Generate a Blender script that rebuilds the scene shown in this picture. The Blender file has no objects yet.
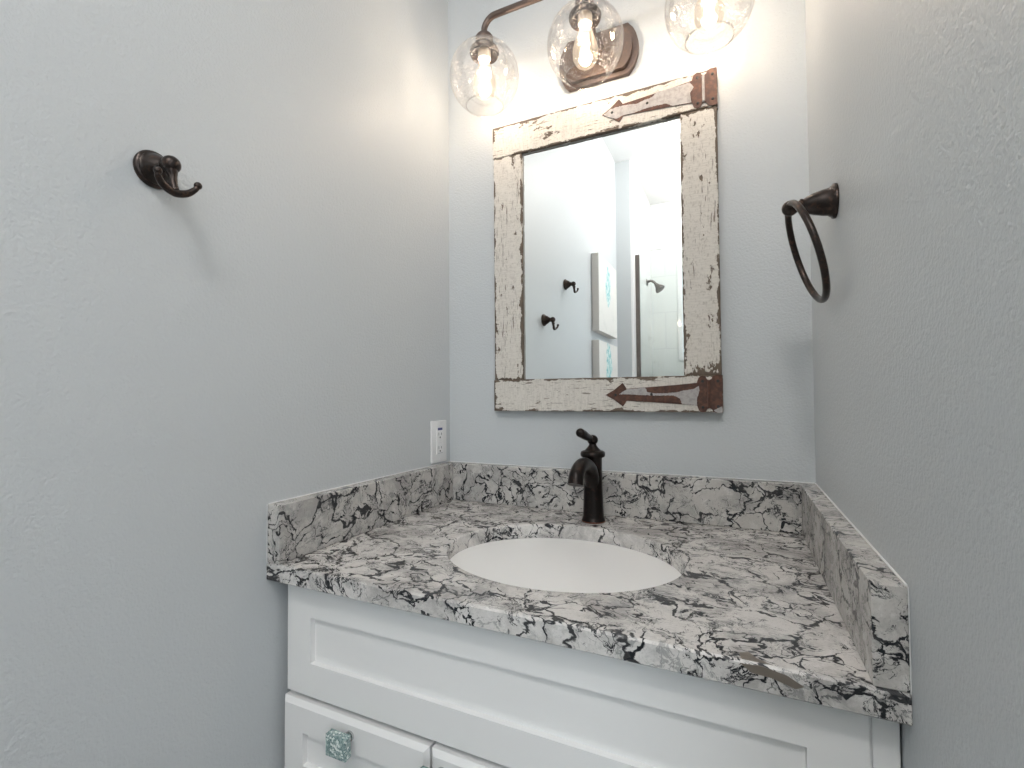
import bpy, bmesh, math, random
from mathutils import Vector, Matrix
random.seed(7)
S = bpy.context.scene
COL = S.collection
Z = 0.87                                   # height of the worktop above the floor
PI = math.pi

# ------------------------------------------------------------------ camera
W, D, H, T, TH = 0.8945, 0.5925, 0.1016, 0.030, 0.030
yaw, pit, rol, f = 0.4379, 0.0248, -0.0074, 478.54
cd = bpy.data.cameras.new('camera'); cam = bpy.data.objects.new('camera', cd); COL.objects.link(cam)
fw = Vector((-math.sin(yaw)*math.cos(pit), math.cos(yaw)*math.cos(pit), math.sin(pit)))
rt = Vector((math.cos(yaw), math.sin(yaw), 0)); up = rt.cross(fw)
rt, up = rt*math.cos(rol)+up*math.sin(rol), -rt*math.sin(rol)+up*math.cos(rol)
M = Matrix((rt, up, -fw)).transposed().to_4x4(); M.translation = Vector((0.7474, -1.1728, 0.2881+Z))
cam.matrix_world = M
cd.sensor_width = 36; cd.lens = f*36/1024; cd.clip_start = 0.02
S.camera = cam

# ------------------------------------------------------------------ world, exposure, lights
S.view_settings.view_transform = 'Standard'; S.view_settings.look = 'None'
S.view_settings.gamma = 1; S.view_settings.use_curve_mapping = False
S.view_settings.exposure = 0.0
w = bpy.data.worlds.new('sky'); S.world = w; w.use_nodes = True
bg = w.node_tree.nodes['Background']; bg.inputs[0].default_value = (.75, .87, 1, 1); bg.inputs[1].default_value = 2.2

def area(name, loc, size, power, color, rot=(0, 0, 0), sy=None):
    l = bpy.data.lights.new(name, 'AREA'); l.size = size; l.energy = power; l.color = color
    if sy: l.shape = 'RECTANGLE'; l.size_y = sy
    else: l.shape = 'DISK'
    o = bpy.data.objects.new(name, l); o.location = loc; o.rotation_euler = rot; COL.objects.link(o); return o
CEIL = 1.93
LAMPS = [(0.76, -1.88), (1.85, -1.40), (0.60, -2.75)]      # opal dome lamps on the ceiling, the last one added over the shower to brighten its reflection
LAMP_POWER = [40, 13, 7]
BULB_POWER = 1.25
for (x, y), pw in zip(LAMPS, LAMP_POWER):
    l = bpy.data.lights.new('ceiling_lamp_light', 'POINT'); l.energy = pw; l.color = (1.0, .965, .93); l.shadow_soft_size = .11
    o = bpy.data.objects.new('ceiling_lamp_light', l); o.location = (x, y, CEIL-.15+Z); COL.objects.link(o)
# added fill light at a made-up window beside the shower, front-lighting the vanity
area('added_window_fill', (1.60, -2.17, 0.55+Z), 0.72, 8, (.90, .95, 1.0), (PI/2, 0, 0), 1.05)

# ------------------------------------------------------------------ materials
def mat(name):
    m = bpy.data.materials.new(name); m.use_nodes = True
    nt = m.node_tree; b = nt.nodes['Principled BSDF']
    return m, nt, b
def N(nt, kind, **kw):
    n = nt.nodes.new(kind)
    for k, v in kw.items():
        if k.startswith('i_'):
            n.inputs[k[2:].replace('_', ' ')].default_value = v
        else: setattr(n, k, v)
    return n
def L(nt, a, b): nt.links.new(a, b)
def plain(name, col, rough=.5, metal=0, spec=.5):
    m, nt, b = mat(name)
    b.inputs['Base Color'].default_value = (*col, 1); b.inputs['Roughness'].default_value = rough
    b.inputs['Metallic'].default_value = metal; b.inputs['Specular IOR Level'].default_value = spec
    return m
def coords(nt, scale=None):
    tc = N(nt, 'ShaderNodeTexCoord')
    if scale is None: return tc.outputs['Object']
    mp = N(nt, 'ShaderNodeMapping'); mp.inputs['Scale'].default_value = scale
    L(nt, tc.outputs['Object'], mp.inputs['Vector']); return mp.outputs['Vector']
def noise(nt, vec, scale, detail=4, rough=.5, dist=0):
    n = N(nt, 'ShaderNodeTexNoise'); n.inputs['Scale'].default_value = scale
    n.inputs['Detail'].default_value = detail; n.inputs['Roughness'].default_value = rough
    n.inputs['Distortion'].default_value = dist
    if vec is not None: L(nt, vec, n.inputs['Vector'])
    return n
def math_(nt, op, a, b=None, clamp=False):
    n = N(nt, 'ShaderNodeMath', operation=op, use_clamp=clamp)
    for i, v in enumerate((a, b)):
        if v is None: continue
        if isinstance(v, (int, float)): n.inputs[i].default_value = v
        else: L(nt, v, n.inputs[i])
    return n.outputs[0]
def rng(nt, v, a, b, c=0, d=1, smooth=True):
    n = N(nt, 'ShaderNodeMapRange'); n.interpolation_type = 'SMOOTHSTEP' if smooth else 'LINEAR'
    L(nt, v, n.inputs[0])
    for i, x in zip((1, 2, 3, 4), (a, b, c, d)): n.inputs[i].default_value = x
    return n.outputs[0]
def mix(nt, fac, a, b):
    n = N(nt, 'ShaderNodeMix', data_type='RGBA')
    if isinstance(fac, (int, float)): n.inputs[0].default_value = fac
    else: L(nt, fac, n.inputs[0])
    for i, v in ((6, a), (7, b)):
        if isinstance(v, tuple): n.inputs[i].default_value = (*v, 1)
        else: L(nt, v, n.inputs[i])
    return n.outputs[2]
def bump(nt, b, h, strength, dist):
    n = N(nt, 'ShaderNodeBump'); n.inputs['Strength'].default_value = strength; n.inputs['Distance'].default_value = dist
    L(nt, h, n.inputs['Height']); L(nt, n.outputs[0], b.inputs['Normal'])

def wall_paint(name, col):
    m, nt, b = mat(name)
    v = coords(nt)
    b.inputs['Base Color'].default_value = (*col, 1)
    b.inputs['Roughness'].default_value = .42; b.inputs['Specular IOR Level'].default_value = .45
    n1 = noise(nt, v, 215, 2, .5); n2 = noise(nt, v, 420, 2, .5)
    h = math_(nt, 'ADD', n1.outputs[0], math_(nt, 'MULTIPLY', n2.outputs[0], .35))
    bump(nt, b, h, .65, .0017)
    return m
WALL = wall_paint('pale_blue_grey_wall_paint', (.575, .603, .619))
CEILM = plain('white_ceiling_paint', (.82, .82, .82), .8)
FLOORM, nt, b = mat('grey_floor_tile')
v = coords(nt); br = N(nt, 'ShaderNodeTexBrick'); br.offset = .5; L(nt, v, br.inputs['Vector'])
br.inputs['Scale'].default_value = 1.6; br.inputs['Color1'].default_value = (.26, .25, .24, 1); br.inputs['Color2'].default_value = (.30, .29, .275, 1)
br.inputs['Mortar'].default_value = (.25, .24, .23, 1); br.inputs['Mortar Size'].default_value = .01
L(nt, br.outputs[0], b.inputs['Base Color']); b.inputs['Roughness'].default_value = .4
TILE, nt, b = mat('white_shower_tile')
v = coords(nt); mp = N(nt, 'ShaderNodeMapping'); mp.inputs['Rotation'].default_value = (PI/2, 0, 0); L(nt, v, mp.inputs['Vector'])
br = N(nt, 'ShaderNodeTexBrick'); br.offset = .5; L(nt, mp.outputs[0], br.inputs['Vector'])
br.inputs['Scale'].default_value = 1.0; br.inputs['Brick Width'].default_value = .62; br.inputs['Row Height'].default_value = .31
br.inputs['Color1'].default_value = (.80, .81, .80, 1); br.inputs['Color2'].default_value = (.78, .79, .78, 1); br.inputs['Mortar'].default_value = (.72, .73, .73, 1)
br.inputs['Mortar Size'].default_value = .004
L(nt, br.outputs[0], b.inputs['Base Color']); b.inputs['Roughness'].default_value = .18
CAB, nt, b = mat('white_cabinet_paint')
b.inputs['Base Color'].default_value = (.88, .88, .875, 1); b.inputs['Roughness'].default_value = .35
CABIN = plain('cabinet_inside_shadow_gap', (.55, .56, .57), .6)
WHITE = plain('white_plastic', (.80, .80, .80), .3)
WHITE2 = plain('white_trim_paint', (.85, .85, .85), .35)
CAULK = plain('white_caulk', (.78, .79, .79), .5)
DARK = plain('black_slot', (.02, .02, .02), .6)
GREYM = plain('grey_marking', (.30, .31, .32), .6)
BLUE = plain('navy_blue_label', (.06, .075, .22), .45)
PORC = plain('white_porcelain', (.74, .765, .79), .12)
PORC.node_tree.nodes['Principled BSDF'].inputs['Coat Weight'].default_value = .3

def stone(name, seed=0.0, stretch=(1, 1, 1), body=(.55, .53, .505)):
    m, nt, b = mat(name)
    tc = N(nt, 'ShaderNodeTexCoord'); mp = N(nt, 'ShaderNodeMapping')
    mp.inputs['Location'].default_value = (seed, seed*.7, -seed); mp.inputs['Scale'].default_value = stretch
    L(nt, tc.outputs['Object'], mp.inputs['Vector']); v = mp.outputs[0]
    def warp(v, scale, amp, detail=3):
        n = noise(nt, v, scale, detail, .55)
        s = N(nt, 'ShaderNodeVectorMath', operation='SUBTRACT'); L(nt, n.outputs['Color'], s.inputs[0]); s.inputs[1].default_value = (.5, .5, .5)
        k = N(nt, 'ShaderNodeVectorMath', operation='SCALE'); L(nt, s.outputs[0], k.inputs[0]); k.inputs['Scale'].default_value = amp
        a = N(nt, 'ShaderNodeVectorMath', operation='ADD'); L(nt, v, a.inputs[0]); L(nt, k.outputs[0], a.inputs[1])
        return a.outputs[0]
    v1 = warp(v, 9, .05, 2); v2 = warp(v1, 60, .022, 6)
    def cell(vec, scale, width, ms, m0, m1):
        vo = N(nt, 'ShaderNodeTexVoronoi', feature='DISTANCE_TO_EDGE'); vo.inputs['Scale'].default_value = scale; L(nt, vec, vo.inputs['Vector'])
        mk = noise(nt, vec, ms, 5, .65); k = rng(nt, mk.outputs[0], m0, m1)
        d = math_(nt, 'DIVIDE', vo.outputs['Distance'], math_(nt, 'ADD', math_(nt, 'MULTIPLY', k, width), .0004))
        return rng(nt, d, .45, 1.0, 1, 0)
    def ridge(vec, scale, width, ms, m0, m1, detail=6, rough=.6):
        n = noise(nt, vec, scale, detail, rough); r = math_(nt, 'ABSOLUTE', math_(nt, 'SUBTRACT', n.outputs[0], .5))
        mk = noise(nt, vec, ms, 5, .6); k = rng(nt, mk.outputs[0], m0, m1)
        d = math_(nt, 'DIVIDE', r, math_(nt, 'ADD', math_(nt, 'MULTIPLY', k, width), .0004))
        return rng(nt, d, .45, 1.0, 1, 0)
    # pale body with beige and grey clouds and a fine grain
    cl = noise(nt, v2, 11, 7, .68); base = mix(nt, rng(nt, cl.outputs[0], .42, .63, 0, .85), body, (.335, .32, .31))
    cl2 = noise(nt, v2, 34, 8, .75); base = mix(nt, rng(nt, cl2.outputs[0], .50, .66, 0, .45), base, (.80, .785, .765))
    cl3 = noise(nt, v2, 26, 8, .72); base = mix(nt, rng(nt, cl3.outputs[0], .52, .72, 0, .7), base, (.30, .31, .305))
    g0 = noise(nt, v, 420, 3, .7); base = mix(nt, rng(nt, g0.outputs[0], .52, .68, 0, .35), base, (.30, .29, .28))
    w1 = warp(warp(v1, 18, .06, 3), 75, .022, 6)
    base = mix(nt, math_(nt, 'MULTIPLY', ridge(w1, 17, .022, 14, .42, .62), .55), base, (.15, .16, .16))
    base = mix(nt, math_(nt, 'MULTIPLY', cell(w1, 42, .050, 22, .46, .62), .75), base, (.06, .065, .07))
    base = mix(nt, cell(w1, 21, .050, 17, .44, .62), base, (.016, .018, .022))
    base = mix(nt, math_(nt, 'MULTIPLY', cell(w1, 10, .040, 25, .38, .60), .95), base, (.018, .020, .024))
    base = mix(nt, ridge(w1, 11, .016, 22, .48, .62, 7, .64), base, (.018, .020, .024))
    L(nt, base, b.inputs['Base Color']); b.inputs['Roughness'].default_value = .26
    b.inputs['Specular IOR Level'].default_value = .45
    return m
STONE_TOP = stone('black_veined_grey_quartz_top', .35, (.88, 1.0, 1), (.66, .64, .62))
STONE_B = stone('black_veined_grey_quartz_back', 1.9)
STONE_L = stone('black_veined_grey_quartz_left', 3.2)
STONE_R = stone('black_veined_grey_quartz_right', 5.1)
BROWNSTONE = plain('olive_brown_quartz_fleck', (.17, .145, .12), .3)

def bronze(name, base=(.028, .022, .020), hi=(.16, .075, .045), amt=.5, rough=.33):
    m, nt, b = mat(name); v = coords(nt)
    n = noise(nt, v, 90, 6, .7); c = mix(nt, rng(nt, n.outputs[0], .50, .72, 0, amt), base, hi)
    L(nt, c, b.inputs['Base Color']); b.inputs['Metallic'].default_value = .75; b.inputs['Roughness'].default_value = rough
    return m
BRONZE = bronze('oil_rubbed_bronze', (.040, .032, .029), (.17, .085, .055), .5, .30)
BRONZE_F = bronze('dark_faucet_bronze', (.018, .015, .014), (.13, .06, .04), .25, .28)
BRONZE_L = bronze('light_brown_fixture_bronze', (.16, .122, .105), (.26, .17, .13), .5, .45)
STEEL = plain('aged_shower_metal', (.16, .14, .13), .35, .8)
CHROME = plain('brushed_metal', (.6, .6, .6), .25, 1)

def thin_glass(name, tint=(1, 1, 1), ior=1.45, seeds=False, extra=0.0, cap=1.0, edge=None):
    m, nt, b = mat(name); nt.nodes.remove(b); out = nt.nodes['Material Output']
    tr = N(nt, 'ShaderNodeBsdfTransparent'); tr.inputs[0].default_value = (*tint, 1)
    if edge:                                  # thicker glass in the line of sight towards the rim
        lw = N(nt, 'ShaderNodeLayerWeight'); lw.inputs[0].default_value = .5
        L(nt, mix(nt, rng(nt, lw.outputs['Facing'], .72, 1.0), tint, edge), tr.inputs[0])
    gl = N(nt, 'ShaderNodeBsdfGlossy'); gl.inputs['Roughness'].default_value = .03
    fr = N(nt, 'ShaderNodeFresnel'); fr.inputs['IOR'].default_value = ior
    ms = N(nt, 'ShaderNodeMixShader'); L(nt, math_(nt, 'MINIMUM', math_(nt, 'ADD', fr.outputs[0], extra), cap), ms.inputs[0]); L(nt, tr.outputs[0], ms.inputs[1]); L(nt, gl.outputs[0], ms.inputs[2])
    res = ms.outputs[0]
    if seeds:
        v = coords(nt)
        bn = N(nt, 'ShaderNodeBump'); bn.inputs['Strength'].default_value = .35; bn.inputs['Distance'].default_value = .002
        L(nt, noise(nt, v, 60, 3).outputs[0], bn.inputs['Height'])
        for x in (gl, fr): L(nt, bn.outputs[0], x.inputs['Normal'])
        vo = N(nt, 'ShaderNodeTexVoronoi'); vo.inputs['Scale'].default_value = 250; L(nt, v, vo.inputs['Vector'])
        big = noise(nt, v, 35, 3)
        sp = math_(nt, 'MULTIPLY', rng(nt, vo.outputs['Distance'], .14, .30, 1, 0), rng(nt, big.outputs[0], .42, .62, .15, 1))
        df = N(nt, 'ShaderNodeBsdfTranslucent'); df.inputs[0].default_value = (.9, .88, .86, 1)
        m2 = N(nt, 'ShaderNodeMixShader'); L(nt, math_(nt, 'MULTIPLY', sp, .8), m2.inputs[0]); L(nt, res, m2.inputs[1]); L(nt, df.outputs[0], m2.inputs[2])
        res = m2.outputs[0]
    L(nt, res, out.inputs['Surface'])
    return m
GLOBE = thin_glass('clear_seeded_glass', (.992, .99, .988), 1.38, True, .0, .18, (.89, .87, .86))
BULBG = thin_glass('clear_bulb_glass', (1, .99, .97), 1.35, False, .0, .2, (.93, .88, .80))
DOORG = thin_glass('shower_door_glass', (.965, .99, .985), 1.5, False, .01)
PANE = thin_glass('window_pane_glass', (.95, .98, .97), 1.45)
def emis(name, col, st):
    m, nt, b = mat(name); nt.nodes.remove(b); e = N(nt, 'ShaderNodeEmission'); e.inputs[0].default_value = (*col, 1); e.inputs[1].default_value = st
    L(nt, e.outputs[0], nt.nodes['Material Output'].inputs['Surface']); return m
FIL = emis('glowing_filament', (1, .78, .50), 60)
nt = BULBG.node_tree; o_ = nt.nodes['Material Output']; pv = o_.inputs['Surface'].links[0].from_socket
em = N(nt, 'ShaderNodeEmission'); em.inputs[0].default_value = (1, .80, .56, 1); em.inputs[1].default_value = .22
ad = N(nt, 'ShaderNodeAddShader'); L(nt, pv, ad.inputs[0]); L(nt, em.outputs[0], ad.inputs[1]); L(nt, ad.outputs[0], o_.inputs['Surface'])
OPAL = emis('lit_opal_glass', (1, .96, .92), 2.5)
nt = OPAL.node_tree; em = nt.nodes['Emission']; tr = N(nt, 'ShaderNodeBsdfTransparent'); ms = N(nt, 'ShaderNodeMixShader'); ms.inputs[0].default_value = .25
L(nt, tr.outputs[0], ms.inputs[1]); L(nt, em.outputs[0], ms.inputs[2]); L(nt, ms.outputs[0], nt.nodes['Material Output'].inputs['Surface'])
MIRR = plain('silvered_mirror', (.96, .985, .98), .0, 1)

def wood(name, hw, hh, horiz, seed, top=1.0):
    """chipped cream paint on a rough-sawn board, worn at the board's own edges; hw, hh = half sizes"""
    m, nt, b = mat(name); tc = N(nt, 'ShaderNodeTexCoord'); sx = N(nt, 'ShaderNodeSeparateXYZ'); L(nt, tc.outputs['Object'], sx.inputs[0])
    mp = N(nt, 'ShaderNodeMapping'); mp.inputs['Location'].default_value = (seed, seed, seed)
    mp.inputs['Scale'].default_value = (.45, 1, 1) if horiz else (1, 1, .45)
    L(nt, tc.outputs['Object'], mp.inputs['Vector']); v = mp.outputs[0]
    ex = math_(nt, 'SUBTRACT', hw, math_(nt, 'ABSOLUTE', sx.outputs[0]))
    ez = math_(nt, 'SUBTRACT', hh, math_(nt, 'ABSOLUTE', math_(nt, 'SUBTRACT', sx.outputs[2], hh)))
    e = math_(nt, 'MINIMUM', ex, ez)
    near = rng(nt, e, 0, .009, .165, 0)
    cnt = rng(nt, e, 0, .03, .02, 0)
    n = noise(nt, v, 42, 7, .68); tot = math_(nt, 'ADD', n.outputs[0], math_(nt, 'ADD', near, cnt))
    chip = rng(nt, tot, .618, .634)
    # thin saw scratches through the paint
    mp2 = N(nt, 'ShaderNodeMapping'); mp2.inputs['Location'].default_value = (seed*2, 0, seed)
    mp2.inputs['Scale'].default_value = (.16, 1, 1.6) if horiz else (1.6, 1, .16)
    L(nt, tc.outputs['Object'], mp2.inputs['Vector'])
    s = noise(nt, mp2.outputs[0], 150, 3, .6); msk = noise(nt, v, 18, 3)
    scr = math_(nt, 'MULTIPLY', rng(nt, s.outputs[0], .60, .64), rng(nt, msk.outputs[0], .44, .56))
    chip = math_(nt, 'MAXIMUM', chip, math_(nt, 'MULTIPLY', scr, .8))
    mp3 = N(nt, 'ShaderNodeMapping'); mp3.inputs['Scale'].default_value = (1, 1, .10) if horiz else (.10, 1, 1)
    L(nt, tc.outputs['Object'], mp3.inputs['Vector'])
    saw = noise(nt, mp3.outputs[0], 420, 2, .6)
    g = noise(nt, v, 260, 3, .7)
    paint = mix(nt, rng(nt, saw.outputs[0], .42, .66, 0, .35), (.68, .645, .59), (.44, .41, .37))
    paint = mix(nt, rng(nt, g.outputs[0], .52, .68, 0, .5), paint, (.33, .29, .25))
    br = mix(nt, noise(nt, v, 60, 4).outputs[0], (.07, .055, .043), (.20, .15, .11))
    L(nt, mix(nt, chip, paint, br), b.inputs['Base Color']); b.inputs['Roughness'].default_value = .75
    h = math_(nt, 'SUBTRACT', math_(nt, 'MULTIPLY', saw.outputs[0], .4), chip)
    bump(nt, b, h, .6, .0008)
    return m
RUST, nt, b = mat('rusty_brown_iron'); v = coords(nt)
L(nt, mix(nt, rng(nt, noise(nt, v, 70, 5, .65).outputs[0], .4, .65), (.070, .034, .025), (.135, .060, .038)), b.inputs['Base Color'])
b.inputs['Roughness'].default_value = .6; b.inputs['Metallic'].default_value = .2
bump(nt, b, noise(nt, v, 300, 3).outputs[0], .4, .0006)
OLDP, nt, b = mat('old_grey_white_paint'); v = coords(nt)
L(nt, mix(nt, rng(nt, noise(nt, v, 90, 6, .7).outputs[0], .4, .68), (.44, .42, .41), (.30, .28, .27)), b.inputs['Base Color']); b.inputs['Roughness'].default_value = .6
TEALG, nt, b = mat('teal_crackled_glass'); v = coords(nt)
vo = N(nt, 'ShaderNodeTexVoronoi', feature='DISTANCE_TO_EDGE'); vo.inputs['Scale'].default_value = 230; L(nt, v, vo.inputs['Vector'])
vc = N(nt, 'ShaderNodeTexVoronoi'); vc.inputs['Scale'].default_value = 330; L(nt, v, vc.inputs['Vector'])
sep = N(nt, 'ShaderNodeSeparateColor'); L(nt, vc.outputs['Color'], sep.inputs[0])
c = mix(nt, rng(nt, sep.outputs[0], .2, .9), (.15, .25, .25), (.36, .47, .45))
c = mix(nt, rng(nt, sep.outputs[1], .78, .9), c, (.80, .88, .85))
c = mix(nt, rng(nt, vo.outputs[0], .0, .05, .6, 0), c, (.75, .85, .83))
L(nt, c, b.inputs['Base Color']); b.inputs['Roughness'].default_value = .2; b.inputs['Coat Weight'].default_value = .5
bump(nt, b, vc.outputs['Distance'], .6, .001)
LINEN = plain('raw_canvas_edge', (.68, .66, .63), .8)
def art(name, seed, w_, h_):
    m, nt, b = mat(name); tc = N(nt, 'ShaderNodeTexCoord'); mp = N(nt, 'ShaderNodeMapping'); mp.inputs['Location'].default_value = (0, 0, 0)
    L(nt, tc.outputs['Object'], mp.inputs['Vector']); sx = N(nt, 'ShaderNodeSeparateXYZ'); L(nt, mp.outputs[0], sx.inputs[0])
    n = noise(nt, tc.outputs['Object'], 9+seed, 4); wig = math_(nt, 'MULTIPLY', math_(nt, 'SUBTRACT', n.outputs[0], .5), .12)
    y = math_(nt, 'DIVIDE', math_(nt, 'ADD', sx.outputs[1], wig), w_)
    z = math_(nt, 'DIVIDE', math_(nt, 'ADD', math_(nt, 'SUBTRACT', sx.outputs[2], h_*2.1), wig), h_)
    r = math_(nt, 'ADD', math_(nt, 'POWER', math_(nt, 'ABSOLUTE', y), 1.4), math_(nt, 'POWER', math_(nt, 'ABSOLUTE', z), 1.6))
    k = rng(nt, r, .75, 1.05, 1, 0)
    tone = noise(nt, tc.outputs['Object'], 30, 5, .6)
    teal = mix(nt, rng(nt, tone.outputs[0], .4, .6), (.22, .52, .54), (.72, .82, .80))
    bgc = mix(nt, rng(nt, noise(nt, tc.outputs['Object'], 14, 5, .6).outputs[0], .5, .7, 0, .4), (.78, .77, .74), (.64, .65, .62))
    L(nt, mix(nt, k, bgc, teal), b.inputs['Base Color']); b.inputs['Roughness'].default_value = .7
    return m

# ------------------------------------------------------------------ mesh helpers (all coordinates: z = 0 is the worktop)
def tag(o, label=None, cat=None, group=None, kind=None):
    if label: o['label'] = label
    if cat: o['category'] = cat
    if group: o['group'] = group
    if kind: o['kind'] = kind
    return o
def empty(name, loc, label, cat, group=None):
    o = bpy.data.objects.new(name, None); o.empty_display_size = .02; o.location = loc; COL.objects.link(o)
    return tag(o, label, cat, group)
def wpos(o):
    p = Vector(o.location)
    while o.parent: o = o.parent; p += Vector(o.location)
    return p
def obj(name, bm, m, parent=None, smooth=None, label=None):
    """bm holds the room's coordinates; origin goes to the bottom centre of the mesh"""
    bmesh.ops.recalc_face_normals(bm, faces=bm.faces[:])
    xs = [v.co for v in bm.verts]
    lo = Vector([min(v[i] for v in xs) for i in range(3)]); hi = Vector([max(v[i] for v in xs) for i in range(3)])
    org = Vector(((lo.x+hi.x)/2, (lo.y+hi.y)/2, lo.z))
    for v in bm.verts: v.co -= org
    me = bpy.data.meshes.new(name); bm.to_mesh(me); bm.free()
    ms = m if isinstance(m, (list, tuple)) else [m]
    for q in ms: me.materials.append(q)
    if smooth is not None:
        me.polygons.foreach_set('use_smooth', [True]*len(me.polygons))
        if smooth < 180: me.set_sharp_from_angle(angle=math.radians(smooth))
    o = bpy.data.objects.new(name, me); COL.objects.link(o)
    if parent: o.parent = parent; o.location = org - wpos(parent)
    else: o.location = org
    if label: o['label'] = label
    return o
def BM(): return bmesh.new()
def box(bm, x0, x1, y0, y1, z0, z1, bev=0, seg=2, mi=0):
    g = bmesh.ops.create_cube(bm, size=1); vs = g['verts']
    for v in vs: v.co = Vector((x0+(v.co.x+.5)*(x1-x0), y0+(v.co.y+.5)*(y1-y0), z0+(v.co.z+.5)*(z1-z0)))
    fs = list({f for v in vs for f in v.link_faces})
    for f_ in fs: f_.material_index = mi
    if bev:
        es = list({e for v in vs for e in v.link_edges})
        bmesh.ops.bevel(bm, geom=es, offset=bev, segments=seg, profile=.6, affect='EDGES')
    return bm
def frame_of(ax):
    ax = Vector(ax).normalized(); a = Vector((0, 0, 1)) if abs(ax.z) < .9 else Vector((1, 0, 0))
    u = ax.cross(a).normalized(); return u, ax.cross(u).normalized()
def lathe(bm, org, ax, prof, n=32, cap0=True, cap1=True):
    """prof: (distance along axis, radius)"""
    org = Vector(org); ax = Vector(ax).normalized(); u, v = frame_of(ax); rings = []
    for (t, r) in prof:
        if r < 1e-6: rings.append([bm.verts.new(org+ax*t)])
        else: rings.append([bm.verts.new(org+ax*t+(u*math.cos(2*PI*k/n)+v*math.sin(2*PI*k/n))*r) for k in range(n)])
    for a, b in zip(rings, rings[1:]):
        for k in range(n):
            q = [a[k % len(a)], a[(k+1) % n % len(a)], b[(k+1) % n % len(b)], b[k % len(b)]]
            q2 = []
            for x in q:
                if x not in q2: q2.append(x)
            if len(q2) > 2: bm.faces.new(q2)
    if cap0 and len(rings[0]) > 2: bm.faces.new(rings[0])
    if cap1 and len(rings[-1]) > 2: bm.faces.new(rings[-1])
    return bm
def ball(bm, c, r, sc=(1, 1, 1), n=24):
    g = bmesh.ops.create_uvsphere(bm, u_segments=n, v_segments=n//2, radius=r)
    for v in g['verts']: v.co = Vector((v.co.x*sc[0], v.co.y*sc[1], v.co.z*sc[2]))+Vector(c)
    return bm
def spline(pts, k=8):
    P = [Vector(p) for p in pts]; P = [P[0]*2-P[1]]+P+[P[-1]*2-P[-2]]; out = []
    for i in range(1, len(P)-2):
        for j in range(k):
            t = j/k; a, b, c, d = P[i-1:i+3]
            out.append(.5*((2*b)+(c-a)*t+(2*a-5*b+4*c-d)*t*t+(3*b-a-3*c+d)*t**3))
    out.append(P[-2]); return out
def tube(bm, pts, r, n=16, closed=False, sq=(1, 1), hint=None):
    P = [Vector(p) for p in pts]; m = len(P)
    rr = r if isinstance(r, (list, tuple)) else [r]*m
    if len(rr) != m: rr = [rr[min(len(rr)-1, int(i*(len(rr)-1)/(m-1)))]*(1-(i*(len(rr)-1)/(m-1) % 1))+rr[min(len(rr)-1, int(i*(len(rr)-1)/(m-1))+1)]*(i*(len(rr)-1)/(m-1) % 1) for i in range(m)]
    rings = []; u = None
    for i in range(m):
        t = (P[(i+1) % m]-P[i-1]) if closed else (P[min(i+1, m-1)]-P[max(i-1, 0)])
        t.normalize()
        if u is None: u = Vector(hint) if hint else frame_of(t)[0]
        u = (u-t*u.dot(t)).normalized(); v = t.cross(u)
        rings.append([bm.verts.new(P[i]+(u*math.cos(2*PI*k/n)*sq[0]+v*math.sin(2*PI*k/n)*sq[1])*rr[i]) for k in range(n)])
    for i in range(m if closed else m-1):
        a, b = rings[i], rings[(i+1) % m]
        for k in range(n): bm.faces.new((a[k], a[(k+1) % n], b[(k+1) % n], b[k]))
    if not closed: bm.faces.new(rings[0]); bm.faces.new(rings[-1])
    return bm
def prism(bm, pts, y0, y1, mi=0):
    """outline in x, z extruded along y"""
    a = [bm.verts.new((x, y0, z)) for x, z in pts]; b = [bm.verts.new((x, y1, z)) for x, z in pts]
    fs = [bm.faces.new(a), bm.faces.new(b[::-1])]
    for i in range(len(pts)):
        j = (i+1) % len(pts); fs.append(bm.faces.new((a[i], a[j], b[j], b[i])))
    for f_ in fs: f_.material_index = mi
    return bm
def bevel_all(bm, off, seg=2, ang=30):
    es = [e for e in bm.edges if len(e.link_faces) == 2 and e.calc_face_angle(0) > math.radians(ang)]
    bmesh.ops.bevel(bm, geom=es, offset=off, segments=seg, profile=.6, affect='EDGES'); return bm
def struct(name, bm, m, **k): return tag(obj(name, bm, m, **k), kind='structure')

# ------------------------------------------------------------------ the room
FZ = -Z; YB = -2.20; XR = 2.40; YS = -3.09
struct('floor', box(BM(), -.1, XR+.1, YS-.1, .1, FZ-.08, FZ), FLOORM)
struct('ceiling', box(BM(), -.1, XR+.1, YS-.1, .1, CEIL, CEIL+.08), CEILM)
struct('wall_left', box(BM(), -.1, 0, YB, .1, FZ, CEIL), WALL)
struct('wall_back', box(BM(), 0, W, 0, .1, FZ, CEIL), WALL)
bm = BM(); box(bm, W, W+.1, -.95, .1, FZ, CEIL); box(bm, W+.1, XR+.1, -.95, -.85, FZ, CEIL); struct('wall_right', bm, WALL)
struct('wall_far_right', box(BM(), XR, XR+.1, YB-.1, -.95, FZ, CEIL), WALL)
# wall beside the shower: the narrow painted return at the end of the left wall
struct('wall_shower_return', box(BM(), -.1, .098, YB-.10, YB, FZ, CEIL), WALL)
struct('trim_1', box(BM(), .098, .113, YB-.10, YB-.002, FZ, CEIL, .002), WHITE2)
SX1 = 1.05
wx0, wx1, wz0, wz1 = 1.20, 2.00, -.02, 1.12          # unseen window, added to front-light the vanity
bm = BM(); box(bm, SX1, XR, YB-.1, YB, FZ, wz0); box(bm, SX1, XR, YB-.1, YB, wz1, CEIL)
box(bm, SX1, wx0, YB-.1, YB, wz0, wz1); box(bm, wx1, XR, YB-.1, YB, wz0, wz1)
struct('wall_front', bm, WALL)
struct('wall_shower_left', box(BM(), -.1, .10, YS, YB-.10, FZ, CEIL), TILE)
struct('wall_shower_right', box(BM(), SX1, SX1+.1, YS, YB-.1, FZ, CEIL), TILE)
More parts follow.
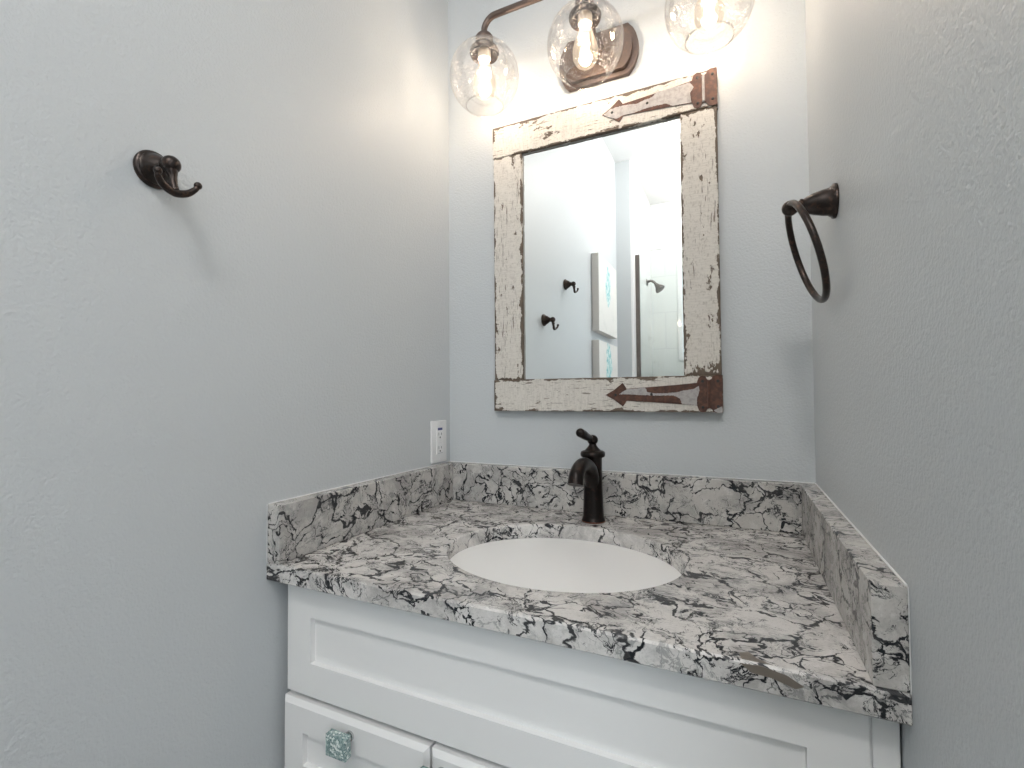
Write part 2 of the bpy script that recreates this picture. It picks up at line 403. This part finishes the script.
vx0, vx1, vz0, vz1 = .316, .86, .575, 1.41
bm = BM(); box(bm, -.1, SX1+.1, YS-.1, YS, FZ, vz0); box(bm, -.1, SX1+.1, YS-.1, YS, vz1, CEIL)
box(bm, -.1, vx0, YS-.1, YS, vz0, vz1); box(bm, vx1, SX1+.1, YS-.1, YS, vz0, vz1)
struct('wall_shower_back', bm, TILE)
def window(name, axis, a0, a1, z0, z1, p0, p1, inward):
    """axis 'x': lies in an x-z wall between y = p0 and p1"""
    def bx(bm, a, b, z, zz, q0, q1, bev=0):
        if axis == 'x': return box(bm, a, b, q0, q1, z, zz, bev)
        return box(bm, q0, q1, a, b, z, zz, bev)
    bm = BM(); w_ = .035
    for (a, b, z, zz) in ((a0, a0+w_, z0, z1), (a1-w_, a1, z0, z1), (a0+w_, a1-w_, z0, z0+w_), (a0+w_, a1-w_, z1-w_, z1)): bx(bm, a, b, z, zz, p0, p1)
    m_ = (z0+z1)/2; bx(bm, a0+w_, a1-w_, m_-.012, m_+.012, (p0+p1)/2-.012, (p0+p1)/2+.012)
    fr = struct(name, bm, WHITE2)
    bm = BM(); mid = (p0+p1)/2; bx(bm, a0+w_, a1-w_, z0+w_, z1-w_, mid-.003, mid+.003, 0)
    obj('pane', bm, PANE, fr)
window('window_1', 'x', vx0, vx1, vz0, vz1, YS-.09, YS+.012, 1)
window('added_window', 'x', wx0, wx1, wz0, wz1, YB-.09, YB+.012, 1)  # made-up window out of view, added as a front light source
# baseboards
struct('baseboard_left', box(BM(), 0, .012, YB, -D-.02, FZ, FZ+.10, .003), WHITE2)
struct('baseboard_right', box(BM(), W-.012, W, -.95, -D-.02, FZ, FZ+.10, .003), WHITE2)

# ------------------------------------------------------------------ vanity cabinet
YF = -.562                                  # front plane of the door and drawer faces
cab = empty('vanity_cabinet', (W/2, -.29, FZ), 'white shaker vanity cabinet standing under the veined stone countertop', 'cabinet')
bm = BM(); yb = YF+.021
box(bm, .017, W-.001, yb, -.005, FZ+.10, -TH)
obj('carcass', bm, CAB, cab)
bm = BM(); box(bm, .03, W-.001, yb+.07, -.01, FZ, FZ+.10); obj('toe_kick', bm, CAB, cab)
bm = BM(); box(bm, .8686, W-.002, YF+.004, yb-.0005, FZ+.10, -TH-.001, .0015); obj('filler_strip', bm, CAB, cab)
def shaker(x0, x1, z0, z1, yf, rail, thick=.020, rec=.009, ch=0.0025):
    """framed panel: outer face with chamfer, bevelled step down to a flat recessed field"""
    bm = BM()
    def rect(a, b, c, d, y): return [bm.verts.new((a, y, c)), bm.verts.new((b, y, c)), bm.verts.new((b, y, d)), bm.verts.new((a, y, d))]
    R = [rect(x0, x1, z0, z1, yf+thick), rect(x0, x1, z0, z1, yf+ch), rect(x0+ch, x1-ch, z0+ch, z1-ch, yf),
         rect(x0+rail, x1-rail, z0+rail, z1-rail, yf), rect(x0+rail+.0008, x1-rail-.0008, z0+rail+.0008, z1-rail-.0008, yf+rec)]
    for a, b in zip(R, R[1:]):
        for i in range(4): bm.faces.new((a[i], a[(i+1) % 4], b[(i+1) % 4], b[i]))
    bm.faces.new(R[0]); bm.faces.new(R[-1]); return bm
obj('false_drawer_front', shaker(.0145, .868, -.2305, -.036, YF, .0580), CAB, cab)
DY = YF-.007; dz1 = -.2390
def knob(parent, x, z, y):
    k = BM(); lathe(k, (x, y, z), (0, -1, 0), [(0, .008), (.003, .008), (.005, .005), (.016, .006), (.018, .010)], 20)
    ko = obj('knob', k, CHROME, parent, 40)
    s = .0172; c = BM(); box(c, x-.0222, x+.0185, y-.031, y-.0175, z-s, z+s, .002, 2)
    rnd = random.Random(int(x*1000))
    for v in c.verts: v.co += Vector((rnd.uniform(-1, 1), rnd.uniform(-1, 1), rnd.uniform(-1, 1)))*.0007
    obj('knob_face', c, TEALG, ko, None, 'teal crackled glass block')
dr = obj('drawer', shaker(.0118, .3200, dz1-.155, dz1, DY, .050, .024, .010, .007), CAB, cab); knob(dr, .1695, -.262, DY)
dr2 = obj('drawer', shaker(.0118, .3200, dz1-.155-.006-.19, dz1-.161, DY, .050, .024, .010, .007), CAB, cab); knob(dr2, .1695, dz1-.187, DY)
do = obj('door', shaker(.3245, .866, FZ+.115, dz1, DY, .055, .024, .010, .007), CAB, cab); knob(do, .347, -.264, DY)

# ------------------------------------------------------------------ countertop with oval cut-out
SC, SA, SB = Vector((.447, -.3275)), .2175, .1785
def top_mesh():
    bm = BM(); n = 96
    ring = lambda a, b, z: [bm.verts.new((SC.x+a*math.cos(2*PI*k/n), SC.y+b*math.sin(2*PI*k/n), z)) for k in range(n)]
    ch = .0025
    def outer(z, ins):
        out = []
        x0, x1, y0, y1 = 0+.0005, W-.0005, -D+ins, -.0005
        for k in range(n):
            a = 2*PI*k/n; dx, dy = math.cos(a)*SA, math.sin(a)*SB
            t = min([((x1 if dx > 0 else x0)-SC.x)/dx if abs(dx) > 1e-9 else 1e9, ((y1 if dy > 0 else y0)-SC.y)/dy if abs(dy) > 1e-9 else 1e9])
            out.append([SC.x+dx*t, SC.y+dy*t])
        for cx, cy in ((x0, y0), (x0, y1), (x1, y0), (x1, y1)):
            i = min(range(n), key=lambda q: (out[q][0]-cx)**2+(out[q][1]-cy)**2); out[i] = [cx, cy]
        return [bm.verts.new((x, y, z)) for x, y in out]
    O = [outer(0, .003), outer(-.0028, 0), outer(-TH+.002, 0), outer(-TH, .002)]
    I = [ring(SA+ch, SB+ch, 0), ring(SA, SB, -ch), ring(SA, SB, -TH)]
    seq = O[::-1]+I
    for a, b in zip(seq, seq[1:]+[seq[0]]):
        for k in range(n): bm.faces.new((a[k], a[(k+1) % n], b[(k+1) % n], b[k]))
    return bm
top = obj('countertop', top_mesh(), STONE_TOP, None, None)
tag(top, 'grey and white quartz countertop with black veins and an oval sink cut-out', 'countertop')
# olive-brown fleck let into the front edge
bm = BM()
fl = [(.755, -.5905, .0003), (.783, -.574, .0003), (.800, -.583, .0003), (.800, -.5925, .0003)]
prism(bm, [(.746, -.003), (.768, -.002), (.790, -.006), (.806, -.014), (.798, -.018), (.776, -.012), (.758, -.011)], -D-.0004, -D+.002)
a = [bm.verts.new(p) for p in ((.748, -D+.003, .0002), (.745, -D+.016, .0002), (.755, -D+.022, .0002), (.762, -D+.012, .0002), (.778, -D+.003, .0002))]
b_ = [bm.verts.new(v.co-Vector((0, 0, .002))) for v in a]; bm.faces.new(a); bm.faces.new(b_)
for i in range(5): bm.faces.new((a[i], a[(i+1) % 5], b_[(i+1) % 5], b_[i]))
obj('stone_fleck', bm, BROWNSTONE, top, None, 'olive brown fleck in the front edge')
e_ = .0006
def splash(name, x0, x1, y0, y1, m, label, caulk):
    o = obj(name, box(BM(), x0, x1, y0, y1, e_, H, .0012, 1), m); tag(o, label, 'backsplash')
    bm = BM(); [box(bm, *c) for c in caulk]; obj('caulk_line', bm, CAULK, o, None, 'white caulk line')
splash('back_splash', .0005, W-.0005, -T, -.0005, STONE_B, 'long veined stone backsplash strip behind the dark faucet',
       [(.003, W-.003, -.0025, -.0004, H-.0005, H+.0014)])
splash('side_splash', .0005, T, -D+.001, -T-e_, STONE_L, 'left stone side splash below the white outlet',
       [(.0004, .0026, -D+.003, -.005, H-.0005, H+.0014), (.0004, .0013, -D-.0005, -D+.0008, e_, H)])
splash('side_splash', W-T, W-.0005, -D+.001, -T-e_, STONE_R, 'right stone side splash below the towel ring',
       [(W-.0026, W-.0004, -D+.003, -.005, H-.0005, H+.0014), (W-.0013, W-.0004, -D-.0005, -D+.0008, e_, H)])

# ------------------------------------------------------------------ sink
sink = empty('sink', (SC.x, SC.y, -TH-.15), 'oval white undermount porcelain sink set in the countertop', 'sink')
bm = BM(); n = 80; prev = None; rings = []
prof = [(1.10, -.0305), (1.005, -.0305), (.995, -.034), (.975, -.05), (.93, -.085), (.85, -.12), (.72, -.145), (.5, -.160), (.25, -.168), (.09, -.171)]
prof2 = [(.09, -.182), (.27, -.180), (.53, -.172), (.77, -.156), (.91, -.128), (.985, -.09), (1.02, -.052), (1.10, -.042)]
for s_, z in prof+prof2:
    rings.append([bm.verts.new((SC.x+(SA*s_)*math.cos(2*PI*k/n), SC.y+(SB*s_)*math.sin(2*PI*k/n), z)) for k in range(n)])
for a, b in zip(rings, rings[1:]+[rings[0]]):
    for k in range(n): bm.faces.new((a[k], a[(k+1) % n], b[(k+1) % n], b[k]))
obj('basin', bm, PORC, sink, 60)
obj('drain', lathe(BM(), (SC.x, SC.y, -.178), (0, 0, 1), [(0, .018), (.009, .022), (.0105, .022), (.0115, .019), (.009, .016), (.009, 0)], 32), BRONZE_F, sink, 40)

# ------------------------------------------------------------------ faucet
FX, FY = .4465, -.095
fa = empty('faucet', (FX, FY, 0), 'single-handle dark bronze faucet standing behind the oval sink', 'faucet')
k = BM()
lathe(k, (FX, FY, .0004), (0, 0, 1), [(0, .0265), (.004, .0265), (.006, .0250), (.012, .0238), (.03, .0228), (.07, .0214), (.115, .0206), (.143, .0206), (.146, .0218), (.149, .0206), (.153, .0206)], 40)
obj('body', k, BRONZE_F, fa, 40)
obj('base_ring', lathe(BM(), (FX, FY, .0002), (0, 0, 1), [(0, .0262), (.0012, .0275), (.0022, .0275), (.003, .0262)], 40), bronze('worn_copper_ring', (.20, .08, .05), (.45, .20, .12), .6), fa, 40)
k = BM(); lathe(k, (FX, FY, .152), (0, 0, 1), [(0, .0205), (-.004, .0230), (-.005, .0262), (-.002, .0282), (.003, .0284), (.007, .0268), (.009, .0230), (.0095, .0190), (.012, .0165), (.017, .0118), (.022, .0085), (.026, .0078), (.028, .0095)], 40); obj('collar', k, BRONZE_F, fa, 50)
k = BM(); sp = spline([(FX, FY-.004, .075), (FX, FY-.014, .100), (FX, FY-.034, .124), (FX-.001, FY-.063, .1375), (FX-.002, FY-.092, .1365), (FX-.003, FY-.115, .1225), (FX-.003, FY-.124, .103)], 8)
tube(k, sp, [.016, .0175, .0180, .0165, .0155, .0158, .0168], 28, hint=(1, 0, 0), sq=(1.0, .92)); obj('spout', k, BRONZE_F, fa, 50)
k = BM(); ball(k, (FX, FY, .1855), .0125, (1, 1, .95)); 
tube(k, spline([(FX-.002, FY-.004, .188), (FX-.004, FY-.014, .1915), (FX-.007, FY-.030, .196), (FX-.009, FY-.046, .2015), (FX-.011, FY-.062, .2065), (FX-.0115, FY-.067, .2080)], 5), [.0070, .0078, .0092, .0102, .0100, .0055], 20)
obj('handle', k, BRONZE_F, fa, 60)

# ------------------------------------------------------------------ outlet on the left wall
ou = empty('power_outlet', (0, -.0637, .1075), 'white outlet plate on the left wall above the side splash', 'outlet')
y0, y1, z0, z1 = -.0990, -.0268, .1075, .2215
k = BM(); box(k, .0003, .0062, y0, y1, z0, z1, .0025, 3); obj('cover_plate', k, WHITE, ou, 40)
yc = (y0+y1)/2; zc = (z0+z1)/2
k = BM(); box(k, .006, .0085, yc-.0165, yc+.0165, zc-.0335, zc+.0335, .001, 2); obj('receptacle', k, WHITE2, ou, 40)
for dz in (.0205, -.0165):
    k = BM()
    box(k, .0083, .0088, yc-.0073, yc-.0058, zc+dz-.004, zc+dz+.004); box(k, .0083, .0088, yc+.0055, yc+.007, zc+dz-.0033, zc+dz+.0033)
    lathe(k, (.0083, yc, zc+dz-.0095), (1, 0, 0), [(0, .0024), (.0006, .0024)], 14)
    obj('socket_slots', k, DARK, ou)
k = BM(); box(k, .0085, .0094, yc-.006, yc+.006, zc+.0005, zc+.0042, .0004, 1); box(k, .0085, .0094, yc-.006, yc+.006, zc-.0048, zc-.0012, .0004, 1); obj('test_button', k, WHITE, ou)
k = BM(); box(k, .0085, .0088, yc-.011, yc+.011, zc+.0325-.0015, zc+.0325+.005); obj('label_strip', k, BLUE, ou, None, 'small navy blue label')
k = BM(); box(k, .0085, .0088, yc-.013, yc+.013, zc-.0322, zc-.0312); obj('printed_line', k, GREYM, ou)
for dz in (-.0485, .0485):
    k = BM(); lathe(k, (.0061, yc, zc+dz), (1, 0, 0), [(0, .0028), (.0008, .0026), (.0011, 0)], 16)
    obj('screw', k, WHITE2, ou, 40)

# ------------------------------------------------------------------ robe hooks on the left wall
def hook(y, z, label):
    r = empty('robe_hook', (0, y, z), label, 'hook', 'dark bronze robe hooks on the left wall')
    k = BM(); lathe(k, (0.0003, y, z), (1, 0, 0), [(0, .0258), (.003, .0263), (.005, .0256), (.0065, .0240), (.0075, .0222), (.0090, .0222), (.0105, .0205), (.014, .0190), (.020, .0158), (.0255, .0118), (.0285, .0092), (.030, .0100), (.032, .0088)], 40)
    obj('flange', k, BRONZE, r, 45)
    k = BM(); ball(k, (.0425, y, z-.001), .0120); lathe(k, (.030, y, z-.001), (1, 0, 0), [(0, .008), (.012, .008)], 20)
    tube(k, spline([(.044, y, z-.009), (.045, y+.001, z-.018), (.047, y+.001, z-.029), (.049, y+.002, z-.038)], 5), [.0078, .0054, .0050, .0056], 16, sq=(1, 1))
    obj('post', k, BRONZE, r, 50)
    k = BM(); tube(k, spline([(.057, y-.0245, z-.024), (.0555, y-.023, z-.030), (.052, y-.014, z-.0375), (.050, y+.001, z-.0415), (.052, y+.015, z-.038), (.0555, y+.024, z-.030), (.057, y+.0275, z-.024)], 6), [.0036, .0040, .0050, .0056, .0050, .0040, .0036], 14)
    ball(k, (.057, y-.0245, z-.0225), .0053); ball(k, (.057, y+.028, z-.0225), .0053)
    obj('double_prong', k, BRONZE, r, 60)
hook(-.778, .6135, 'dark bronze double robe hook on the left wall, the lower and nearer to the mirror')
hook(-1.072, .829, 'higher bronze robe hook seen only in the mirror, beside the canvas pictures')

# ------------------------------------------------------------------ towel ring on the right wall
RY, RZ = -.284, .590
tr = empty('towel_ring', (W, RY, RZ), 'dark bronze towel ring hanging from the right wall', 'towel ring')
k = BM(); lathe(k, (W-.0003, RY, RZ), (-1, 0, 0), [(0, .0265), (.003, .0270), (.005, .0262), (.0065, .0235), (.0085, .0228), (.0100, .0212), (.018, .0200), (.030, .0168), (.040, .0128), (.044, .0102), (.046, .0112), (.048, .0112), (.050, .0085), (.056, .0080)], 40)
obj('flange', k, BRONZE, tr, 45)
k = BM(); ball(k, (W-.0625, RY, RZ-.001), .0125, (1, .9, 1)); obj('post_ball', k, BRONZE, tr, 60)
k = BM(); lean, yw, rr = -.281, .0186, .0805; pts = []
for i in range(96):
    a = 2*PI*i/96; z = rr*math.sin(a); x = z*math.sin(lean); zz = z*math.cos(lean); yy = rr*math.cos(a)
    pts.append((.8528+x*math.cos(yw)-yy*math.sin(yw), -.284+x*math.sin(yw)+yy*math.cos(yw), .5145+zz))
tube(k, pts, .0052, 14, closed=True); obj('ring', k, BRONZE, tr, 180)

# ------------------------------------------------------------------ mirror with a chipped-paint board frame
mx0, mx1, mz0, mz1 = .157, .721, .248, 1.017; ax0, ax1, az0, az1 = .242, .641, .331, .930
mi = empty('wall_mirror', ((mx0+mx1)/2, 0, mz0), 'mirror in a chipped cream painted board frame with rusty hinges', 'mirror')
def board(x0, x1, z0, z1, y0, y1, horiz, seed):
    bm = BM(); box(bm, x0, x1, y0, y1, z0, z1)
    bmesh.ops.subdivide_edges(bm, edges=[e for e in bm.edges if e.calc_length() > .2], cuts=40, use_grid_fill=False)
    bevel_all(bm, .0012, 1, 60); rnd = random.Random(seed)
    for v in bm.verts:
        if v.co.y < y1-.004:
            v.co.x += rnd.uniform(-1, 1)*.0004; v.co.z += rnd.uniform(-1, 1)*.0004
    obj('frame_board', bm, wood('chipped_cream_board_%d' % seed, (x1-x0)/2, (z1-z0)/2, horiz, seed*1.37), mi)
board(mx0, mx1, mz0, az0, -.026, -.0008, True, 1)
board(mx0, mx1, az1+.003, mz1, -.026, -.0008, True, 2)
board(mx0+.002, ax0, az0+.0003, az1+.0027, -.0245, -.0008, False, 3)
board(ax1, mx1-.002, az0+.0003, az1+.0027, -.0245, -.0008, False, 4)
YM = -.015
bm = BM(); box(bm, ax0-.004+.0045, ax1-.0005, YM, YM+.004, az0+.0005, az1+.002); obj('mirror_glass', bm, MIRR, mi)
bm = BM(); gt = .0022                       # thin dark rebate round the glass
for (a, b, c, d) in ((ax0, ax0+gt, az0, az1), (ax0, ax1, az1, az1+.0028)): box(bm, a+.0002, b, YM-.0015, YM-.0002, c+.0006, d)
obj('rebate', bm, plain('weathered_grey_rebate', (.36, .35, .33), .7), mi)
def hinge(zc, sgn, patches, seed):
    Y1 = -.0262; tk = .0016
    half = [(.461, 0), (.482, .012), (.5025, .0285), (.5085, .0200), (.5115, .0145), (.56, .0175), (.62, .0215), (.668, .0258)]
    lobes = [(.6695, .031), (.672, .0375), (.679, .0415), (.686, .0395), (.6895, .033), (.694, .0315), (.6985, .034), (.701, .040), (.7075, .0425), (.7205, .0420)]
    up_ = [(x, zc+z) for x, z in half+lobes]; dn = [(x, zc-z*.98) for x, z in (half+lobes)[1:]]
    pts = up_+dn[::-1]
    bm = BM(); prism(bm, pts, Y1-tk, Y1); bevel_all(bm, .0004, 1, 50)
    h = obj('strap_hinge', bm, RUST, mi, None, 'rusty arrow-shaped strap hinge')
    k = BM(); tube(k, [(.6925, Y1-tk-.0016, zc-.027), (.6925, Y1-tk-.0016, zc+.027)], .0030, 12)
    for z in (-.0275, .0275): ball(k, (.6925, Y1-tk-.0016, zc+z), .0034, n=12)
    obj('hinge_pin', k, RUST if seed != 2 else OLDP, h, 50)
    for x, z in ((.4855, 0), (.569, .001), (.680, .029), (.680, -.029), (.7115, .029), (.7115, -.027)):
        k = BM(); lathe(k, (x, Y1-tk+.0002, zc+z), (0, -1, 0), [(0, .0034), (.0008, .0031), (.0013, .0018), (.0014, 0)], 12); obj('screw', k, DARK, h, 40)
    rnd = random.Random(seed)
    for poly in patches:
        out = []
        for i in range(len(poly)):
            a, b = Vector(poly[i]), Vector(poly[(i+1) % len(poly)]); nseg = max(1, int((b-a).length/.0022))
            for j in range(nseg):
                p = a.lerp(b, j/nseg)
                if j: p += Vector((rnd.uniform(-1, 1), rnd.uniform(-1, 1)))*.0007
                out.append((p.x, zc+p.y))
        bm = BM(); prism(bm, out, Y1-tk-.0002, Y1-tk+.0002); bmesh.ops.triangulate(bm, faces=[f_ for f_ in bm.faces if len(f_.verts) > 4]); obj('paint_remnant', bm, OLDP, h, None, 'greyish white old paint')
hinge(.2885, 1, [[(.494, .001), (.503, .008),  (.512, .0135), (.555, .0165), (.560, .006), (.575, .003), (.600, .003), (.625, .005), (.645, .010), (.662, .0125), (.672, .019), (.6735, .008), (.667, -.012), (.668, -.0245), (.636, -.0225), (.632, -.010), (.618, -.002), (.585, -.0022), (.553, -.001), (.520, .001), (.498, .0015)],
              [(.704, -.034), (.712, -.030), (.7195, -.027), (.7195, -.0405), (.708, -.0405), (.702, -.037)]], 1)
hinge(.9755, 1, [[(.464, -.001), (.480, .009), (.498, .0105), (.520, .0095), (.545, .006), (.562, .010), (.580, .012), (.592, .021), (.640, .0225), (.664, .023), (.672, .010), (.664, -.001), (.6665, -.024), (.625, -.021), (.612, -.0115), (.585, -.0105), (.560, -.011), (.535, -.015), (.513, -.0135), (.497, -.018), (.480, -.0115)]], 2)

# ------------------------------------------------------------------ vanity light
LX, LZ, LY = .447, 1.135, -.120
vl = empty('vanity_light', (LX, 0, LZ), 'bronze three-light fixture with clear seeded globes above the mirror', 'light fixture')
def plate_outline(a, b, e, n=8):
    pts = []
    for i in range(n+1):
        t = -1+2*i/n; pts.append((LX+a+e*(1-t*t)**.8, LZ+b*t))
    for i in range(n+1):
        t = 1-2*i/n; pts.append((LX-a-e*(1-t*t)**.8, LZ+b*t))
    return pts
k = BM(); prism(k, plate_outline(.076, .0625, .025), -.0125, -.0005); bevel_all(k, .002, 2, 40)
bp = obj('backplate', k, BRONZE_L, vl, 30)
k = BM(); prism(k, plate_outline(.066, .052, .022), -.0235, -.0126); bevel_all(k, .002, 2, 40); obj('raised_plate', k, BRONZE_L, bp, 30)
BZ = 1.246; SPC = .263; rb = .0078
k = BM()
pts = [(LX-SPC, LY, 1.203), (LX-SPC, LY, 1.220), (LX-SPC+.006, LY, 1.233), (LX-SPC+.018, LY, 1.243), (LX-SPC+.036, LY, BZ)]
pts += [(LX+t, LY, BZ) for t in (-.15, -.05, .05, .15)]
pts += [(LX+SPC-.036, LY, BZ), (LX+SPC-.018, LY, 1.243), (LX+SPC-.006, LY, 1.233), (LX+SPC, LY, 1.220), (LX+SPC, LY, 1.203)]
tube(k, spline(pts, 5), rb, 20); lathe(k, (LX, LY, 1.200), (0, 0, 1), [(0, rb), (.05, rb)], 20)
obj('crossbar', k, BRONZE_L, vl, 60)
k = BM(); tube(k, spline([(LX, -.022, LZ+.01), (LX, -.045, LZ+.015), (LX, -.085, BZ-.045), (LX, -.105, BZ-.012), (LX, LY, BZ)], 6), .009, 18)
lathe(k, (LX, -.023, LZ+.01), (0, -1, 0), [(0, .020), (.006, .019), (.010, .012)], 24); ball(k, (LX, LY, BZ), .013); obj('arm', k, BRONZE_L, vl, 50)
for i in (-1, 0, 1):
    x = LX+SPC*i
    k = BM(); lathe(k, (x, LY, 1.182), (0, 0, 1), [(0, .0215), (.002, .022), (.016, .022), (.020, .019), (.0235, .012), (.025, .0085)], 28)
    c = obj('fitter', k, BRONZE_L, vl, 40)
    k = BM(); lathe(k, (x, LY, 1.181), (0, 0, -1), [(0, .019), (.006, .021), (.010, .030), (.017, .0365), (.024, .0375), (.031, .0345), (.029, .031), (.022, .026), (.018, .016), (.018, 0)], 28); obj('inner_cup', k, BRONZE, c, 50)
    k = BM(); lathe(k, (x, LY, 1.166), (0, 0, -1), [(0, .0165), (.022, .0165), (.025, .0155), (.025, 0)], 24); obj('socket', k, plain('cream_socket_%d' % (i+1), (.78, .72, .60), .5), c, 40)
    # seeded glass globe, open below
    cz, R, th_ = 1.0955, .0880, .0018; g = []
    a0, a1 = math.asin(.023/R), PI-math.asin(.047/R)
    n_ = 30
    for j in range(n_+1): a = a0+(a1-a0)*j/n_; g.append((cz+R*math.cos(a), R*math.sin(a)))
    g_in = [(cz+(R-th_)*math.cos(a0+(a1-a0)*j/n_), (R-th_)*math.sin(a0+(a1-a0)*j/n_)) for j in range(n_+1)][::-1]
    prof = [(g[0][0]-1.0, g[0][1])]
    full = g+[(g[-1][0]-.0012, g[-1][1]-.0008)]+g_in
    k = BM(); lathe(k, (x, LY, 0), (0, 0, 1), full+[full[0]], 56, False, False); bmesh.ops.remove_doubles(k, verts=k.verts, dist=1e-5)
    sh = obj('glass_shade', k, GLOBE, vl, 60)
    # bottom lip
    k = BM(); zz = g[-1][0]; tube(k, [(x+.047*math.cos(2*PI*j/48), LY+.047*math.sin(2*PI*j/48), zz-.0008) for j in range(48)], .0016, 8, closed=True); obj('shade_lip', k, GLOBE, sh, 180)
    # bulb
    k = BM(); lathe(k, (x, LY, 1.141), (0, 0, -1), [(0, .0125), (.010, .0135), (.025, .0185), (.045, .0260), (.062, .0295), (.078, .0285), (.092, .0215), (.100, .0110), (.103, 0)], 32, False); bu = obj('bulb', k, BULBG, vl, 60)
    k = BM()
    for q in range(6):
        a = 2*PI*q/6; tube(k, [(x+.004*math.cos(a), LY+.004*math.sin(a), 1.118), (x+.0105*math.cos(a), LY+.0105*math.sin(a), 1.052)], .0016, 6)
        b2 = a+PI/6; tube(k, [(x+.0105*math.cos(a), LY+.0105*math.sin(a), 1.052), (x+.004*math.cos(b2+.5), LY+.004*math.sin(b2+.5), 1.118)], .0014, 6)
    obj('filament', k, FIL, bu)
    l = bpy.data.lights.new('bulb_light', 'POINT'); l.energy = BULB_POWER; l.color = (1, .86, .79); l.shadow_soft_size = .020
    lo = bpy.data.objects.new('bulb_light', l); lo.location = (x, LY, 1.084+Z); COL.objects.link(lo)

# ------------------------------------------------------------------ things seen in the mirror
def canvas(y0, y1, z0, z1, seed, label, mw, mh):
    o = empty('canvas_picture', (0, (y0+y1)/2, z0), label, 'picture', 'coastal canvases on the left wall')
    k = BM(); box(k, .0015, .042, y0, y1, z0, z1, .0015, 1); obj('stretcher', k, LINEN, o)
    k = BM(); box(k, .0421, .0435, y0+.001, y1-.001, z0+.001, z1-.001); obj('painted_face', k, art('teal_on_white_painting_%d' % seed, seed, mw, mh), o)
canvas(-2.00, -1.546, .660, 1.110, 1, 'upper white canvas with a slim teal motif, reflected in the mirror', .07, .14)
canvas(-2.00, -1.540, .150, .606, 2, 'lower white canvas with a teal motif, at the bottom of the mirror reflection', .08, .15)
# shower door: metal stile and glass panel
sd = empty('shower_door', (.6, -2.30, FZ), 'frameless glass shower panel with a dark metal edge post', 'shower door')
k = BM(); box(k, .1135, .142, -2.312, -2.288, FZ, 1.282, .002); obj('edge_post', k, STEEL, sd)
k = BM(); box(k, .142, SX1-.002, -2.305, -2.295, FZ+.005, 1.303, .001); obj('glass_panel', k, DOORG, sd)
# shower head on the left tile wall
hz = 1.222; hy = -2.86
hd = empty('shower_head', (.10, hy, hz), 'dark metal shower head and curved arm on the white tile wall', 'shower head')
k = BM(); tube(k, spline([(.1005, hy, hz-.012), (.118, hy, hz-.005), (.140, hy, hz-.006), (.160, hy, hz-.020), (.172, hy, hz-.038)], 6), .0105, 14)
obj('arm', k, STEEL, hd, 50)
obj('flange', lathe(BM(), (.1003, hy, hz-.012), (1, 0, .1), [(0, .031), (.004, .030), (.010, .014)], 24), STEEL, hd, 40)
ax = Vector((.60, .1, -.78)).normalized()
obj('spray_head', lathe(BM(), (.170, hy, hz-.034), ax, [(0, .013), (.010, .017), (.018, .019), (.026, .022), (.048, .037), (.060, .041), (.063, .040), (.063, 0)], 28), STEEL, hd, 40)
# opal dome lamps: translucent shades that pass the bulb's light
for (x, y), lab in zip(LAMPS, ('opal dome ceiling lamp nearest the vanity, above the camera', 'opal dome ceiling lamp on the window side of the room', 'opal dome ceiling lamp added over the shower to brighten its reflection')):
    o = empty('ceiling_lamp', (x, y, CEIL), lab, 'ceiling lamp', 'opal ceiling lamps')
    obj('canopy', lathe(BM(), (x, y, CEIL-.0005), (0, 0, -1), [(0, .07), (.004, .07), (.012, .055), (.012, 0)], 40), WHITE2, o, 40)
    obj('shade', lathe(BM(), (x, y, CEIL-.012), (0, 0, -1), [(0, .050), (.02, .085), (.05, .118), (.09, .138), (.14, .142), (.19, .128), (.23, .092), (.25, .045), (.255, 0)], 40, False), OPAL, o, 60)

# ------------------------------------------------------------------ put the floor at z = 0
for o in list(COL.objects):
    if o.parent is None and o.type in ('MESH', 'EMPTY'): o.location.z += Z
